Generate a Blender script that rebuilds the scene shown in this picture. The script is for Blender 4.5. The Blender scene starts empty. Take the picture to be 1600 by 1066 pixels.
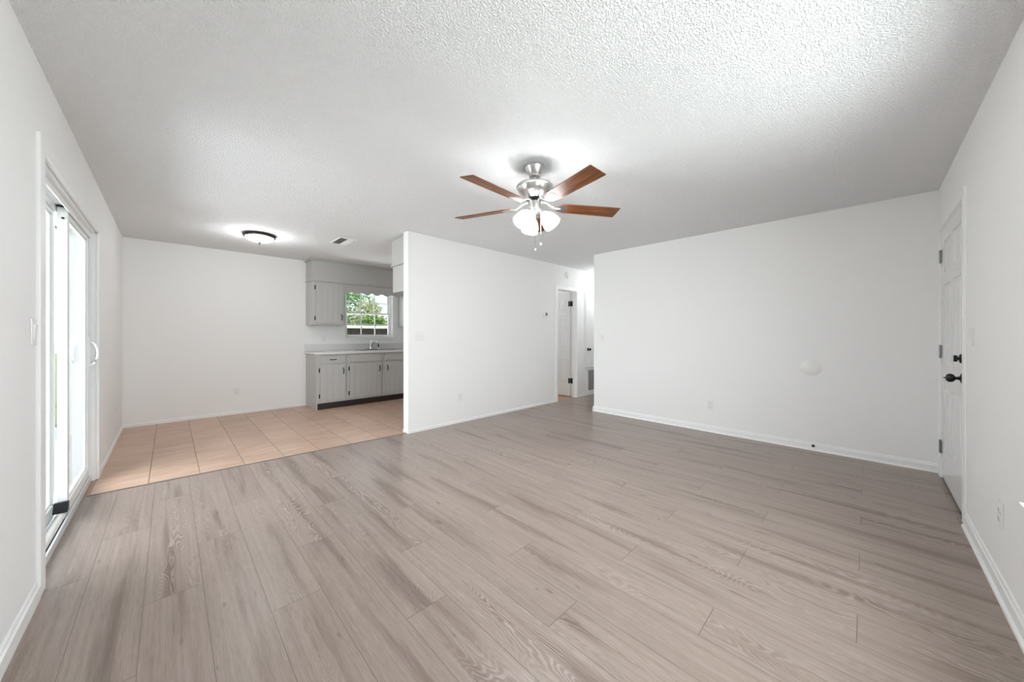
import bpy, bmesh, math, random
from mathutils import Vector, Matrix
PI = math.pi
C = bpy.context.scene.collection
scene = bpy.context.scene

# ------------------------------------------------------------------ camera, world, lights, exposure
YAW = 0.776
cam_data = bpy.data.cameras.new('camera')
cam = bpy.data.objects.new('camera', cam_data)
C.objects.link(cam)
cam.location = (0, 0, 1.1909)
cam.rotation_euler = (PI / 2, 0, -YAW)
cam_data.sensor_width = 36
cam_data.lens = 545.25 / 1600 * 36
cam_data.shift_y = -9.7 / 1600
cam_data.clip_start = 0.02
scene.camera = cam
scene.view_settings.view_transform = 'Standard'
scene.view_settings.look = 'None'
scene.view_settings.exposure = 1.2
scene.view_settings.gamma = 1
scene.view_settings.use_curve_mapping = False
scene.cycles.max_bounces = 14
scene.cycles.diffuse_bounces = 9
scene.cycles.glossy_bounces = 4
scene.cycles.transparent_max_bounces = 12
scene.cycles.sample_clamp_indirect = 6
scene.cycles.caustics_reflective = False
scene.cycles.caustics_refractive = False

world = bpy.data.worlds.new('sky')
scene.world = world
world.use_nodes = True
wn = world.node_tree
bg = wn.nodes['Background']
bg.inputs['Color'].default_value = (0.80, 0.90, 1.0, 1)
bg.inputs['Strength'].default_value = 0.9


def light(name, kind, loc, target, power, size=None, size_y=None, color=(1, 1, 1), spread=None, angle=None):
    ld = bpy.data.lights.new(name, kind)
    ld.energy = power
    ld.color = color
    if kind == 'AREA':
        ld.shape = 'RECTANGLE'
        ld.size = size
        ld.size_y = size_y
        if spread: ld.spread = spread
    if kind == 'POINT': ld.shadow_soft_size = size
    if angle: ld.angle = angle
    o = bpy.data.objects.new(name, ld)
    C.objects.link(o)
    o.location = loc
    d = Vector(target) - Vector(loc)
    o.rotation_euler = d.to_track_quat('-Z', 'Y').to_euler()
    return o


light('sun', 'SUN', (12, 3, 14), (12 - 0.55, 3 + 0.30, 14 - 0.85), 2.4, angle=math.radians(1), color=(1, .96, .88))
# daylight outside the front window: open sky, and the sunlit ground that throws light up on the ceiling
light('front_window_daylight', 'AREA', (1.46, -0.80, 1.45), (1.75, 3.0, 1.05), 40, 1.75, 1.25, (.91, .96, 1))
light('front_ground_bounce', 'AREA', (1.3, -2.75, 0.02), (1.3, -2.75, 2.44), 78, 5.0, 4.0, (.91, .96, 1))
# daylight outside the sliding patio door: sky, and the patio slab in the sun
light('patio_daylight', 'AREA', (-1.7, 3.6, 1.45), (3.0, 3.2, 0.9), 52, 2.2, 1.9, (.89, .95, 1))
light('patio_ground_bounce', 'AREA', (-2.5, 3.4, 0.20), (1.1, 4.4, 2.44), 29, 1.6, 1.1, (.91, .96, 1))

light('kitchen_window_daylight', 'AREA', (2.72, 7.25, 0.80), (2.3, 5.2, 2.44), 22, 0.9, 0.5, (.93, .97, 1))

# ------------------------------------------------------------------ materials
MATS = {}


def new_mat(name):
    m = bpy.data.materials.new(name)
    m.use_nodes = True
    nt = m.node_tree
    return m, nt, nt.nodes['Principled BSDF']


def mat(name, color, rough=0.5, metal=0.0, bump=0.0, bscale=60.0, spec=0.5, emit=None, estr=0.0, var=0.0, coat=0.0):
    if name in MATS: return MATS[name]
    m, nt, b = new_mat(name)
    b.inputs['Base Color'].default_value = (*color, 1)
    b.inputs['Roughness'].default_value = rough
    b.inputs['Metallic'].default_value = metal
    b.inputs['Specular IOR Level'].default_value = spec
    b.inputs['Coat Weight'].default_value = coat
    if emit:
        b.inputs['Emission Color'].default_value = (*emit, 1)
        b.inputs['Emission Strength'].default_value = estr
    tc = nt.nodes.new('ShaderNodeTexCoord')
    no = nt.nodes.new('ShaderNodeTexNoise')
    no.inputs['Scale'].default_value = bscale
    no.inputs['Detail'].default_value = 3
    nt.links.new(tc.outputs['Object'], no.inputs['Vector'])
    if bump:
        bp = nt.nodes.new('ShaderNodeBump')
        bp.inputs['Strength'].default_value = bump
        bp.inputs['Distance'].default_value = 0.002
        nt.links.new(no.outputs['Fac'], bp.inputs['Height'])
        nt.links.new(bp.outputs['Normal'], b.inputs['Normal'])
    if var:
        mx = nt.nodes.new('ShaderNodeMix')
        mx.data_type = 'RGBA'
        mx.inputs[6].default_value = (*[max(0, c * (1 - var)) for c in color], 1)
        mx.inputs[7].default_value = (*[min(1, c * (1 + var)) for c in color], 1)
        nt.links.new(no.outputs['Fac'], mx.inputs[0])
        nt.links.new(mx.outputs[2], b.inputs['Base Color'])
    MATS[name] = m
    return m


class NT:
    """small helper for arithmetic node graphs"""

    def __init__(s, nt): s.nt = nt; s.k = 0

    def node(s, t, **kw):
        n = s.nt.nodes.new(t)
        for a, v in kw.items(): setattr(n, a, v)
        return n

    def put(s, sock, v):
        if isinstance(v, (int, float)): sock.default_value = v
        elif isinstance(v, tuple): sock.default_value = v
        else: s.nt.links.new(v, sock)

    def m(s, op, a, b=0.0, c=0.0):
        n = s.node('ShaderNodeMath', operation=op)
        s.put(n.inputs[0], a); s.put(n.inputs[1], b); s.put(n.inputs[2], c)
        return n.outputs[0]

    def vec(s, x, y, z=0.0):
        n = s.node('ShaderNodeCombineXYZ')
        s.put(n.inputs[0], x); s.put(n.inputs[1], y); s.put(n.inputs[2], z)
        return n.outputs[0]

    def noise(s, v, scale=1.0, detail=2.0, rough=0.5, dist=0.0):
        n = s.node('ShaderNodeTexNoise')
        s.put(n.inputs['Vector'], v)
        n.inputs['Scale'].default_value = scale
        n.inputs['Detail'].default_value = detail
        n.inputs['Roughness'].default_value = rough
        n.inputs['Distortion'].default_value = dist
        return n.outputs['Fac']

    def white(s, v):
        n = s.node('ShaderNodeTexWhiteNoise', noise_dimensions='3D')
        s.put(n.inputs['Vector'], v)
        return n.outputs['Value']

    def mix(s, f, a, b):
        n = s.node('ShaderNodeMix', data_type='RGBA')
        s.put(n.inputs[0], f); s.put(n.inputs[6], a); s.put(n.inputs[7], b)
        return n.outputs[2]

    def smooth(s, v, a, b):
        n = s.node('ShaderNodeMapRange', interpolation_type='SMOOTHSTEP')
        s.put(n.inputs[0], v); n.inputs[1].default_value = a; n.inputs[2].default_value = b
        return n.outputs[0]


def laminate_mat():
    m, nt, b = new_mat('grey_oak_laminate')
    t = NT(nt)
    geo = t.node('ShaderNodeNewGeometry')
    sep = t.node('ShaderNodeSeparateXYZ')
    nt.links.new(geo.outputs['Position'], sep.inputs[0])
    x, y = sep.outputs[0], sep.outputs[1]
    W, L = 0.1975, 1.32
    xs = t.m('DIVIDE', t.m('ADD', x, 0.28), W)
    n = t.m('FLOOR', xs); fx = t.m('FRACT', xs)
    k = t.m('FLOORED_MODULO', t.m('SUBTRACT', n, 2.0), 3.0)
    ys = t.m('DIVIDE', t.m('SUBTRACT', y, t.m('ADD', 0.03, t.m('MULTIPLY', k, 0.44))), L)
    mm = t.m('FLOOR', ys); fy = t.m('FRACT', ys)
    r1 = t.white(t.vec(n, mm, 1.3)); r2 = t.white(t.vec(n, mm, 7.7)); r3 = t.white(t.vec(n, mm, 15.1))
    u = t.m('MULTIPLY', t.m('SUBTRACT', fx, 0.5), W)
    v = t.m('ADD', y, t.m('MULTIPLY', r1, 60.0))
    z = t.m('MULTIPLY', r2, 40.0)
    # long figure: contour rings of a stretched field make cathedral grain
    wob = t.noise(t.vec(t.m('MULTIPLY', u, 30.0), t.m('MULTIPLY', v, 9.0), z), 1.0, 2.0)
    field = t.noise(t.vec(t.m('MULTIPLY', u, 8.0), t.m('MULTIPLY', v, 1.5), z), 1.0, 1.0, 0.4)
    field2 = t.m('ADD', field, t.m('MULTIPLY', wob, 0.07))
    edge = t.m('ABSOLUTE', u)
    field3 = t.m('ADD', field2, t.m('MULTIPLY', edge, 2.2))
    ph = t.m('FRACT', t.m('MULTIPLY', field3, 32.0))
    ring = t.m('SUBTRACT', 1.0, t.smooth(t.m('ABSOLUTE', t.m('SUBTRACT', ph, 0.5)), 0.06, 0.34))
    # where the cathedral shows: middle of plank, only on part of the planks
    mid = t.m('SUBTRACT', 1.0, t.smooth(edge, 0.015, 0.075))
    zone = t.smooth(t.noise(t.vec(t.m('MULTIPLY', u, 4.0), t.m('MULTIPLY', v, 0.9), t.m('ADD', z, 9.0)), 1.0, 1.0), 0.42, 0.60)
    pick = t.smooth(r3, 0.25, 0.75)
    fig = t.m('MULTIPLY', t.m('MULTIPLY', ring, t.m('ADD', t.m('MULTIPLY', mid, 0.75), 0.25)), t.m('MULTIPLY', t.m('ADD', zone, 0.25), t.m('ADD', pick, 0.2)))
    # fine pores and streaks
    fine = t.noise(t.vec(t.m('MULTIPLY', u, 420.0), t.m('MULTIPLY', v, 14.0), z), 1.0, 3.0, 0.6)
    streak = t.noise(t.vec(t.m('MULTIPLY', u, 75.0), t.m('MULTIPLY', v, 1.6), z), 1.0, 2.0, 0.55)
    smudge = t.smooth(t.noise(t.vec(t.m('MULTIPLY', u, 13.0), t.m('MULTIPLY', v, 1.1), t.m('ADD', z, 3.0)), 1.0, 2.0, 0.5), 0.46, 0.70)
    smudge = t.m('MULTIPLY', smudge, t.m('ADD', t.m('MULTIPLY', mid, 0.8), 0.2))
    knot = t.smooth(t.noise(t.vec(t.m('MULTIPLY', u, 26.0), t.m('MULTIPLY', v, 7.0), t.m('ADD', z, 21.0)), 1.0, 1.0), 0.72, 0.82)
    val = t.m('ADD', 0.5, t.m('MULTIPLY', t.m('SUBTRACT', fine, 0.5), 0.85))
    val = t.m('ADD', val, t.m('MULTIPLY', t.m('SUBTRACT', streak, 0.5), 0.60))
    val = t.m('ADD', val, t.m('MULTIPLY', t.m('SUBTRACT', r2, 0.5), 0.10))
    val = t.m('SUBTRACT', val, t.m('MULTIPLY', smudge, 0.50))
    val = t.m('SUBTRACT', val, t.m('MULTIPLY', knot, 0.45))
    figz = t.m('MULTIPLY', t.m('MULTIPLY', mid, t.m('ADD', zone, 0.1)), pick)
    val = t.m('SUBTRACT', val, t.m('MULTIPLY', figz, 0.24))
    val = t.m('ADD', val, t.m('MULTIPLY', fig, 0.40))
    val = t.smooth(val, -0.35, 1.25)
    col = t.mix(val, (*FLOOR_DARK, 1), (*FLOOR_LIGHT, 1))
    # joints
    ex = t.m('MULTIPLY', t.m('MINIMUM', fx, t.m('SUBTRACT', 1.0, fx)), W)
    ey = t.m('MULTIPLY', t.m('MINIMUM', fy, t.m('SUBTRACT', 1.0, fy)), L)
    jx = t.m('SUBTRACT', 1.0, t.smooth(ex, 0.0006, 0.0016))
    jy = t.m('SUBTRACT', 1.0, t.smooth(ey, 0.0008, 0.0022))
    j = t.m('MAXIMUM', jx, jy)
    col = t.mix(t.m('MULTIPLY', j, 0.75), col, (0.10, 0.075, 0.06, 1))
    nt.links.new(col, b.inputs['Base Color'])
    rg = t.m('ADD', 0.25, t.m('MULTIPLY', fine, 0.10))
    nt.links.new(rg, b.inputs['Roughness'])
    b.inputs['Specular IOR Level'].default_value = 0.45
    bp = t.node('ShaderNodeBump')
    bp.inputs['Strength'].default_value = 0.25
    bp.inputs['Distance'].default_value = 0.0012
    nt.links.new(t.m('SUBTRACT', t.m('MULTIPLY', fine, 0.5), t.m('MULTIPLY', j, 1.5)), bp.inputs['Height'])
    nt.links.new(bp.outputs['Normal'], b.inputs['Normal'])
    return m


def tile_mat(name, light_c, dark_c, x0=-0.12, P=0.3075):
    m, nt, b = new_mat(name)
    t = NT(nt)
    geo = t.node('ShaderNodeNewGeometry')
    sep = t.node('ShaderNodeSeparateXYZ')
    nt.links.new(geo.outputs['Position'], sep.inputs[0])
    x, y = sep.outputs[0], sep.outputs[1]
    L = 1.53
    xs = t.m('DIVIDE', t.m('SUBTRACT', x, x0), P)
    n = t.m('FLOOR', xs); fx = t.m('FRACT', xs)
    off = t.m('ADD', 4.92, t.m('MULTIPLY', t.m('FLOORED_MODULO', t.m('MULTIPLY', t.m('ADD', n, 1.0), 1.48), L), 1.0))
    ys = t.m('DIVIDE', t.m('SUBTRACT', y, off), L)
    mm = t.m('FLOOR', ys); fy = t.m('FRACT', ys)
    r = t.white(t.vec(n, mm, 2.0))
    v = t.vec(t.m('MULTIPLY', x, 3.2), t.m('MULTIPLY', y, 19.0), t.m('MULTIPLY', r, 20.0))
    a = t.noise(v, 1.0, 4.0, 0.6, 0.8)
    a2 = t.noise(t.vec(t.m('MULTIPLY', x, 3.0), t.m('MULTIPLY', y, 4.0), t.m('MULTIPLY', r, 9.0)), 1.0, 2.0)
    f = t.smooth(t.m('ADD', t.m('MULTIPLY', a, 0.7), t.m('ADD', t.m('MULTIPLY', a2, 0.3), t.m('MULTIPLY', t.m('SUBTRACT', r, 0.5), 0.12))), 0.3, 0.75)
    col = t.mix(f, (*dark_c, 1), (*light_c, 1))
    ex = t.m('MULTIPLY', t.m('MINIMUM', fx, t.m('SUBTRACT', 1.0, fx)), P)
    ey = t.m('MULTIPLY', t.m('MINIMUM', fy, t.m('SUBTRACT', 1.0, fy)), L)
    jx = t.m('SUBTRACT', 1.0, t.smooth(ex, 0.002, 0.0035))
    jy = t.m('SUBTRACT', 1.0, t.smooth(ey, 0.0015, 0.003))
    col = t.mix(t.m('MULTIPLY', jy, 0.5), col, (0.19, 0.13, 0.09, 1))
    col = t.mix(t.m('MULTIPLY', jx, 0.9), col, (0.15, 0.095, 0.065, 1))
    nt.links.new(col, b.inputs['Base Color'])
    b.inputs['Roughness'].default_value = 0.38
    bp = t.node('ShaderNodeBump')
    bp.inputs['Strength'].default_value = 0.4
    bp.inputs['Distance'].default_value = 0.0015
    nt.links.new(t.m('SUBTRACT', t.m('MULTIPLY', a, 0.3), t.m('MAXIMUM', jx, jy)), bp.inputs['Height'])
    nt.links.new(bp.outputs['Normal'], b.inputs['Normal'])
    return m


def popcorn_mat():
    m, nt, b = new_mat('popcorn_ceiling')
    t = NT(nt)
    geo = t.node('ShaderNodeNewGeometry')
    p = geo.outputs['Position']
    n1 = t.noise(p, 116.0, 2.0, 0.6, 0.2)
    n2 = t.noise(p, 210.0, 2.0, 0.5)
    h = t.m('ADD', t.smooth(n1, 0.38, 0.68), t.m('MULTIPLY', n2, 0.35))
    bp = t.node('ShaderNodeBump')
    bp.inputs['Strength'].default_value = 1.0
    bp.inputs['Distance'].default_value = 0.0052
    nt.links.new(h, bp.inputs['Height'])
    nt.links.new(bp.outputs['Normal'], b.inputs['Normal'])
    b.inputs['Base Color'].default_value = (0.94, 0.94, 0.945, 1)
    b.inputs['Roughness'].default_value = 0.9
    b.inputs['Specular IOR Level'].default_value = 0.2
    return m


def blade_mat():
    m, nt, b = new_mat('walnut_blade')
    t = NT(nt)
    tc = t.node('ShaderNodeTexCoord')
    sep = t.node('ShaderNodeSeparateXYZ')
    nt.links.new(tc.outputs['Object'], sep.inputs[0])
    x, y = sep.outputs[0], sep.outputs[1]
    a = t.noise(t.vec(t.m('MULTIPLY', x, 3.0), t.m('MULTIPLY', y, 45.0), 0.0), 1.0, 4.0, 0.6, 0.4)
    col = t.mix(t.smooth(a, 0.3, 0.7), (0.055, 0.016, 0.005, 1), (0.25, 0.082, 0.020, 1))
    nt.links.new(col, b.inputs['Base Color'])
    b.inputs['Roughness'].default_value = 0.45
    b.inputs['Specular IOR Level'].default_value = 0.3
    return m


def glass_mat():
    m = bpy.data.materials.new('window_glass')
    m.use_nodes = True
    nt = m.node_tree
    nt.nodes.clear()
    out = nt.nodes.new('ShaderNodeOutputMaterial')
    mx = nt.nodes.new('ShaderNodeMixShader')
    tr = nt.nodes.new('ShaderNodeBsdfTransparent')
    gl = nt.nodes.new('ShaderNodeBsdfGlossy')
    gl.inputs['Roughness'].default_value = 0.02
    tr.inputs['Color'].default_value = (0.95, 0.96, 0.955, 1)
    # Schlick reflectance from the angle of view, the same on both faces of the pane
    t = NT(nt)
    geo = t.node('ShaderNodeNewGeometry')
    dp = t.node('ShaderNodeVectorMath', operation='DOT_PRODUCT')
    nt.links.new(geo.outputs['Normal'], dp.inputs[0]); nt.links.new(geo.outputs['Incoming'], dp.inputs[1])
    c = t.m('ABSOLUTE', dp.outputs['Value'])
    f = t.m('ADD', 0.04, t.m('MULTIPLY', 0.96, t.m('POWER', t.m('SUBTRACT', 1.0, c), 5.0)))
    nt.links.new(f, mx.inputs[0])
    nt.links.new(tr.outputs[0], mx.inputs[1])
    nt.links.new(gl.outputs[0], mx.inputs[2])
    nt.links.new(mx.outputs[0], out.inputs['Surface'])
    return m


def leaf_mat(name, c1, c2):
    m, nt, b = new_mat(name)
    t = NT(nt)
    geo = t.node('ShaderNodeNewGeometry')
    r = geo.outputs['Random Per Island']
    col = t.mix(r, (*c1, 1), (*c2, 1))
    nt.links.new(col, b.inputs['Base Color'])
    b.inputs['Roughness'].default_value = 0.5
    return m


def brushed_mat():
    m, nt, b = new_mat('brushed_nickel')
    t = NT(nt)
    tc = t.node('ShaderNodeTexCoord')
    sep = t.node('ShaderNodeSeparateXYZ')
    nt.links.new(tc.outputs['Object'], sep.inputs[0])
    a = t.noise(t.vec(t.m('MULTIPLY', sep.outputs[0], 4.0), t.m('MULTIPLY', sep.outputs[1], 4.0), t.m('MULTIPLY', sep.outputs[2], 700.0)), 1.0, 2.0)
    nt.links.new(t.m('ADD', 0.24, t.m('MULTIPLY', a, 0.12)), b.inputs['Roughness'])
    b.inputs['Base Color'].default_value = (0.60, 0.59, 0.57, 1)
    b.inputs['Metallic'].default_value = 1.0
    return m


FLOOR_DARK = (0.150, 0.106, 0.086)
FLOOR_LIGHT = (0.415, 0.337, 0.293)
M_FLOOR = laminate_mat()
M_TILE = tile_mat('beige_floor_tile', (0.64, 0.455, 0.345), (0.46, 0.305, 0.22))
M_TILE2 = tile_mat('tan_floor_tile', (0.55, 0.34, 0.20), (0.42, 0.25, 0.14))
M_CEIL = popcorn_mat()
M_WALL = mat('white_wall_paint', (0.86, 0.858, 0.85), 0.6, bump=0.12, bscale=160, spec=0.3)
M_TRIM = mat('white_trim_paint', (0.87, 0.87, 0.865), 0.35, bump=0.03, bscale=40)
M_DOOR = mat('white_door_paint', (0.80, 0.80, 0.795), 0.25, bump=0.03, bscale=40)
M_VINYL = mat('white_vinyl', (0.84, 0.85, 0.85), 0.3, bump=0.02)
M_PLATE = mat('white_plastic_plate', (0.82, 0.815, 0.80), 0.3, bump=0.01)
M_SLOT = mat('dark_slot', (0.10, 0.10, 0.10), 0.6, bump=0.01)
M_GREY = mat('grey_cabinet_paint', (0.47, 0.467, 0.455), 0.38, bump=0.08, bscale=45, var=0.03)
M_BLACK = mat('black_metal', (0.012, 0.012, 0.013), 0.35, metal=0.4, bump=0.02)
M_TOE = mat('dark_brown_vinyl_base', (0.022, 0.013, 0.011), 0.5, bump=0.02)
M_COUNTER = mat('light_grey_laminate', (0.68, 0.675, 0.665), 0.32, bump=0.02, bscale=90, var=0.06)
M_CHROME = mat('chrome', (0.72, 0.73, 0.74), 0.12, metal=1.0, bump=0.005)
M_STEEL = mat('stainless_steel', (0.55, 0.56, 0.57), 0.28, metal=1.0, bump=0.01)
M_NICKEL = brushed_mat()
M_HINGE = mat('satin_steel_hinge', (0.32, 0.32, 0.31), 0.35, metal=0.9, bump=0.02)
M_BLADE = blade_mat()
M_BRONZE = mat('oil_rubbed_bronze', (0.05, 0.042, 0.038), 0.35, metal=0.7, bump=0.02)
M_SHADE = mat('lit_frosted_glass_shade', (0.9, 0.9, 0.88), 0.5, emit=(.95, .975, 1), estr=13.0, bump=0.01)
M_BULB = mat('lit_bulb', (1, 1, 1), 0.5, emit=(.97, .98, 1), estr=230.0)
M_BOWL = mat('lit_alabaster_bowl', (0.9, 0.9, 0.88), 0.5, emit=(1, .99, .97), estr=3.0, bump=0.05, bscale=25)
M_ALU = mat('white_aluminium', (0.74, 0.75, 0.76), 0.3, metal=0.1, bump=0.02)
M_TRACKDARK = mat('track_shadow_rubber', (0.10, 0.10, 0.105), 0.6, bump=0.02)
M_PVC = mat('white_pvc_pipe', (0.80, 0.79, 0.76), 0.3, bump=0.02)
M_GLASS = glass_mat()
M_LCD = mat('grey_lcd', (0.20, 0.21, 0.20), 0.2, bump=0.01)
M_STRIP = mat('brown_transition_strip', (0.20, 0.155, 0.125), 0.4, bump=0.05, var=0.15)
M_SADDLE = mat('tan_stone_edge', (0.36, 0.23, 0.15), 0.5, bump=0.05, var=0.15)
M_GRILLE = mat('grey_filter_grille', (0.33, 0.33, 0.33), 0.6, bump=0.03)
M_CONC = mat('sunlit_concrete', (0.62, 0.61, 0.58), 0.8, bump=0.3, bscale=30, var=0.08)
M_GRASS = mat('garden_ground', (0.16, 0.20, 0.08), 0.9, bump=0.4, bscale=30, var=0.3)
M_FENCE = mat('dark_stained_fence', (0.035, 0.022, 0.017), 0.7, bump=0.3, bscale=20, var=0.3)
M_STUCCO = mat('pale_stucco', (0.74, 0.73, 0.70), 0.85, bump=0.3, bscale=80)
M_SKYSCREEN = mat('grey_sky_screen', (0.13, 0.135, 0.14), 0.8, bump=0.3, bscale=80)
M_LEAF1 = leaf_mat('hedge_leaf', (0.03, 0.09, 0.012), (0.24, 0.40, 0.07))
M_LEAF2 = leaf_mat('cream_green_leaf', (0.25, 0.40, 0.12), (0.85, 0.72, 0.62))
M_LEAF3 = leaf_mat('tree_leaf', (0.08, 0.20, 0.08), (0.40, 0.58, 0.28))
M_BARK = mat('bark', (0.10, 0.07, 0.05), 0.9, bump=0.4, bscale=40, var=0.3)
M_ROOF = mat('grey_roof_deck', (0.35, 0.34, 0.33), 0.9, bump=0.3)


# ------------------------------------------------------------------ mesh helpers
class MB:
    def __init__(s): s.bm = bmesh.new()

    def box(s, x0, x1, y0, y1, z0, z1):
        c = [(x, y, z) for x in (x0, x1) for y in (y0, y1) for z in (z0, z1)]
        v = [s.bm.verts.new(p) for p in c]
        for f in ((0, 1, 3, 2), (4, 6, 7, 5), (0, 4, 5, 1), (2, 3, 7, 6), (0, 2, 6, 4), (1, 5, 7, 3)):
            s.bm.faces.new([v[i] for i in f])
        return s

    def frustum(s, a, b):
        """a, b: two rings of equal count, joined and capped"""
        va = [s.bm.verts.new(p) for p in a]; vb = [s.bm.verts.new(p) for p in b]
        n = len(va)
        for i in range(n):
            s.bm.faces.new((va[i], va[(i + 1) % n], vb[(i + 1) % n], vb[i]))
        s.bm.faces.new(va[::-1]); s.bm.faces.new(vb)
        return s

    def prism(s, pts, axis, a, b):
        """pts: 2D outline; axis: extrusion axis"""
        def P(p, t):
            return {'x': (t, p[0], p[1]), 'y': (p[0], t, p[1]), 'z': (p[0], p[1], t)}[axis]
        return s.frustum([P(p, a) for p in pts], [P(p, b) for p in pts])

    def lathe(s, prof, seg=32, M=None, cap=True):
        """prof: (r, z) pairs, around local z"""
        M = M or Matrix()
        rings = []
        for r, z in prof:
            if r < 1e-5:
                rings.append([s.bm.verts.new(M @ Vector((0, 0, z)))])
            else:
                rings.append([s.bm.verts.new(M @ Vector((r * math.cos(2 * PI * i / seg), r * math.sin(2 * PI * i / seg), z))) for i in range(seg)])
        for A, B in zip(rings[:-1], rings[1:]):
            for i in range(seg):
                j = (i + 1) % seg
                if len(A) == 1 and len(B) > 1: s.bm.faces.new((A[0], B[i], B[j]))
                elif len(B) == 1 and len(A) > 1: s.bm.faces.new((A[i], A[j], B[0]))
                elif len(A) > 1: s.bm.faces.new((A[i], A[j], B[j], B[i]))
        if cap:
            if len(rings[0]) > 1: s.bm.faces.new(rings[0][::-1])
            if len(rings[-1]) > 1: s.bm.faces.new(rings[-1])
        return s

    def tube(s, pts, r, seg=12):
        pts = [Vector(p) for p in pts]
        rs = r if isinstance(r, (list, tuple)) else [r] * len(pts)
        rings = []
        up = Vector((0, 0, 1))
        for i, p in enumerate(pts):
            d = (pts[min(i + 1, len(pts) - 1)] - pts[max(i - 1, 0)]).normalized()
            if abs(d.dot(up)) > 0.95: up = Vector((1, 0, 0)) if abs(d.x) < 0.9 else Vector((0, 1, 0))
            a = d.cross(up).normalized(); b = d.cross(a).normalized()
            up = -b if False else up
            rings.append([s.bm.verts.new(p + rs[i] * (a * math.cos(2 * PI * k / seg) + b * math.sin(2 * PI * k / seg))) for k in range(seg)])
        for A, B in zip(rings[:-1], rings[1:]):
            for i in range(seg):
                s.bm.faces.new((A[i], A[(i + 1) % seg], B[(i + 1) % seg], B[i]))
        s.bm.faces.new(rings[0][::-1]); s.bm.faces.new(rings[-1])
        return s

    def build(s, name, material, parent=None, bevel=0.0, smooth=False, world=True, segs=2):
        """world=True: the vertices were given in world coordinates of an unrotated root"""
        bmesh.ops.recalc_face_normals(s.bm, faces=s.bm.faces)
        me = bpy.data.meshes.new(name)
        s.bm.to_mesh(me); s.bm.free()
        me.materials.append(material)
        o = bpy.data.objects.new(name, me)
        C.objects.link(o)
        if smooth:
            for p in me.polygons: p.use_smooth = True
            me.set_sharp_from_angle(angle=math.radians(38))
        if parent is not None:
            o.parent = parent
            if world:
                r = parent; off = Vector((0, 0, 0))
                while r is not None:
                    off += r.location; r = r.parent
                me.transform(Matrix.Translation(-off))
        if bevel:
            md = o.modifiers.new('edge', 'BEVEL'); md.width = bevel; md.segments = segs; md.limit_method = 'ANGLE'
            md.harden_normals = False
        return o


def origin(o, loc):
    """move a top-level object's origin without moving its shape"""
    o.data.transform(Matrix.Translation(-Vector(loc))); o.location = loc
    return o


def tag(o, label=None, cat=None, group=None, kind=None):
    if label: o['label'] = label
    if cat: o['category'] = cat
    if group: o['group'] = group
    if kind: o['kind'] = kind
    return o


def thing(name, label, cat, loc=(0, 0, 0), rz=0.0, group=None):
    o = bpy.data.objects.new(name, None)
    C.objects.link(o)
    o.empty_display_size = 0.1
    o.location = loc; o.rotation_euler = (0, 0, rz)
    return tag(o, label, cat, group)


def struct_root(name, loc, rz=0.0, label=None):
    o = bpy.data.objects.new(name, None)
    C.objects.link(o)
    o.location = loc; o.rotation_euler = (0, 0, rz)
    return tag(o, label=label, kind='structure')


def struct(name, mb, m, bevel=0.0):
    return tag(mb.build(name, m, bevel=bevel), kind='structure')


def dup(root, loc, rz, label, group=None):
    r = root.copy(); C.objects.link(r)
    r.location = loc; r.rotation_euler = (0, 0, rz); r['label'] = label
    if group: r['group'] = group
    for ch in list(root.children):
        c = ch.copy(); C.objects.link(c); c.parent = r
        for g in ch.children:
            d = g.copy(); C.objects.link(d); d.parent = c
    return r


# ------------------------------------------------------------------ room shell
XL, YR, XB, YM, YK, H = -0.4285, -0.431, 4.7365, 3.871, 6.647, 2.44
XM0 = 2.050          # free end of the middle wall
YMB = 3.990          # kitchen side of the middle wall
YH = 2.997           # end of the back-right wall
T = 0.15


def wall_x(x0, x1, y0, y1, z0, z1, holes):
    """wall running along Y with rectangular holes (ya,yb,za,zb)"""
    mb = MB(); cur = y0
    for a, b, za, zb in sorted(holes):
        mb.box(x0, x1, cur, a, z0, z1)
        if za > z0: mb.box(x0, x1, a, b, z0, za)
        if zb < z1: mb.box(x0, x1, a, b, zb, z1)
        cur = b
    mb.box(x0, x1, cur, y1, z0, z1)
    return mb


def wall_y(y0, y1, x0, x1, z0, z1, holes):
    mb = MB(); cur = x0
    for a, b, za, zb in sorted(holes):
        mb.box(cur, a, y0, y1, z0, z1)
        if za > z0: mb.box(a, b, y0, y1, z0, za)
        if zb < z1: mb.box(a, b, y0, y1, zb, z1)
        cur = b
    mb.box(cur, x1, y0, y1, z0, z1)
    return mb


SL0, SL1, SLZ = 2.700, 4.450, 2.035     # sliding door opening
FW = (0.50, 2.385, 0.53, 2.05)         # front window opening
ED0, ED1, EDZ = 3.600, 4.605, 2.065    # entry door opening
HD0, HD1, HDZ = 4.925, 5.520, 2.020    # hall door opening
KW = (2.275, 3.175, 1.135, 2.06)       # kitchen window opening

# floors: laminate up to the transition, tile in the kitchen, tan tile in the room off the hall
mb = MB(); mb.bm.faces.new([mb.bm.verts.new(p) for p in ((-0.58, YR - T, 0), (8.1, YR - T, 0), (8.1, 3.93, 0), (5.6, 3.93, 0), (4.7, 3.93, 0), (2.10, 3.905, 0), (-0.58, 4.035, 0))])
r = bmesh.ops.extrude_face_region(mb.bm, geom=mb.bm.faces[:])
bmesh.ops.translate(mb.bm, vec=(0, 0, -0.1), verts=[v for v in r['geom'] if isinstance(v, bmesh.types.BMVert)])
struct('floor', mb, M_FLOOR)
mb = MB(); mb.prism([(-0.435, 4.0255), (2.10, 3.905), (4.36, 3.93), (4.36, YK), (-0.435, YK)], 'z', -0.1, 0.0)
struct('floor_kitchen', mb, M_TILE)
struct('floor_hall_room', MB().box(4.36, 6.2, 3.93, YK, -0.1, 0.0), M_TILE2)
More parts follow.
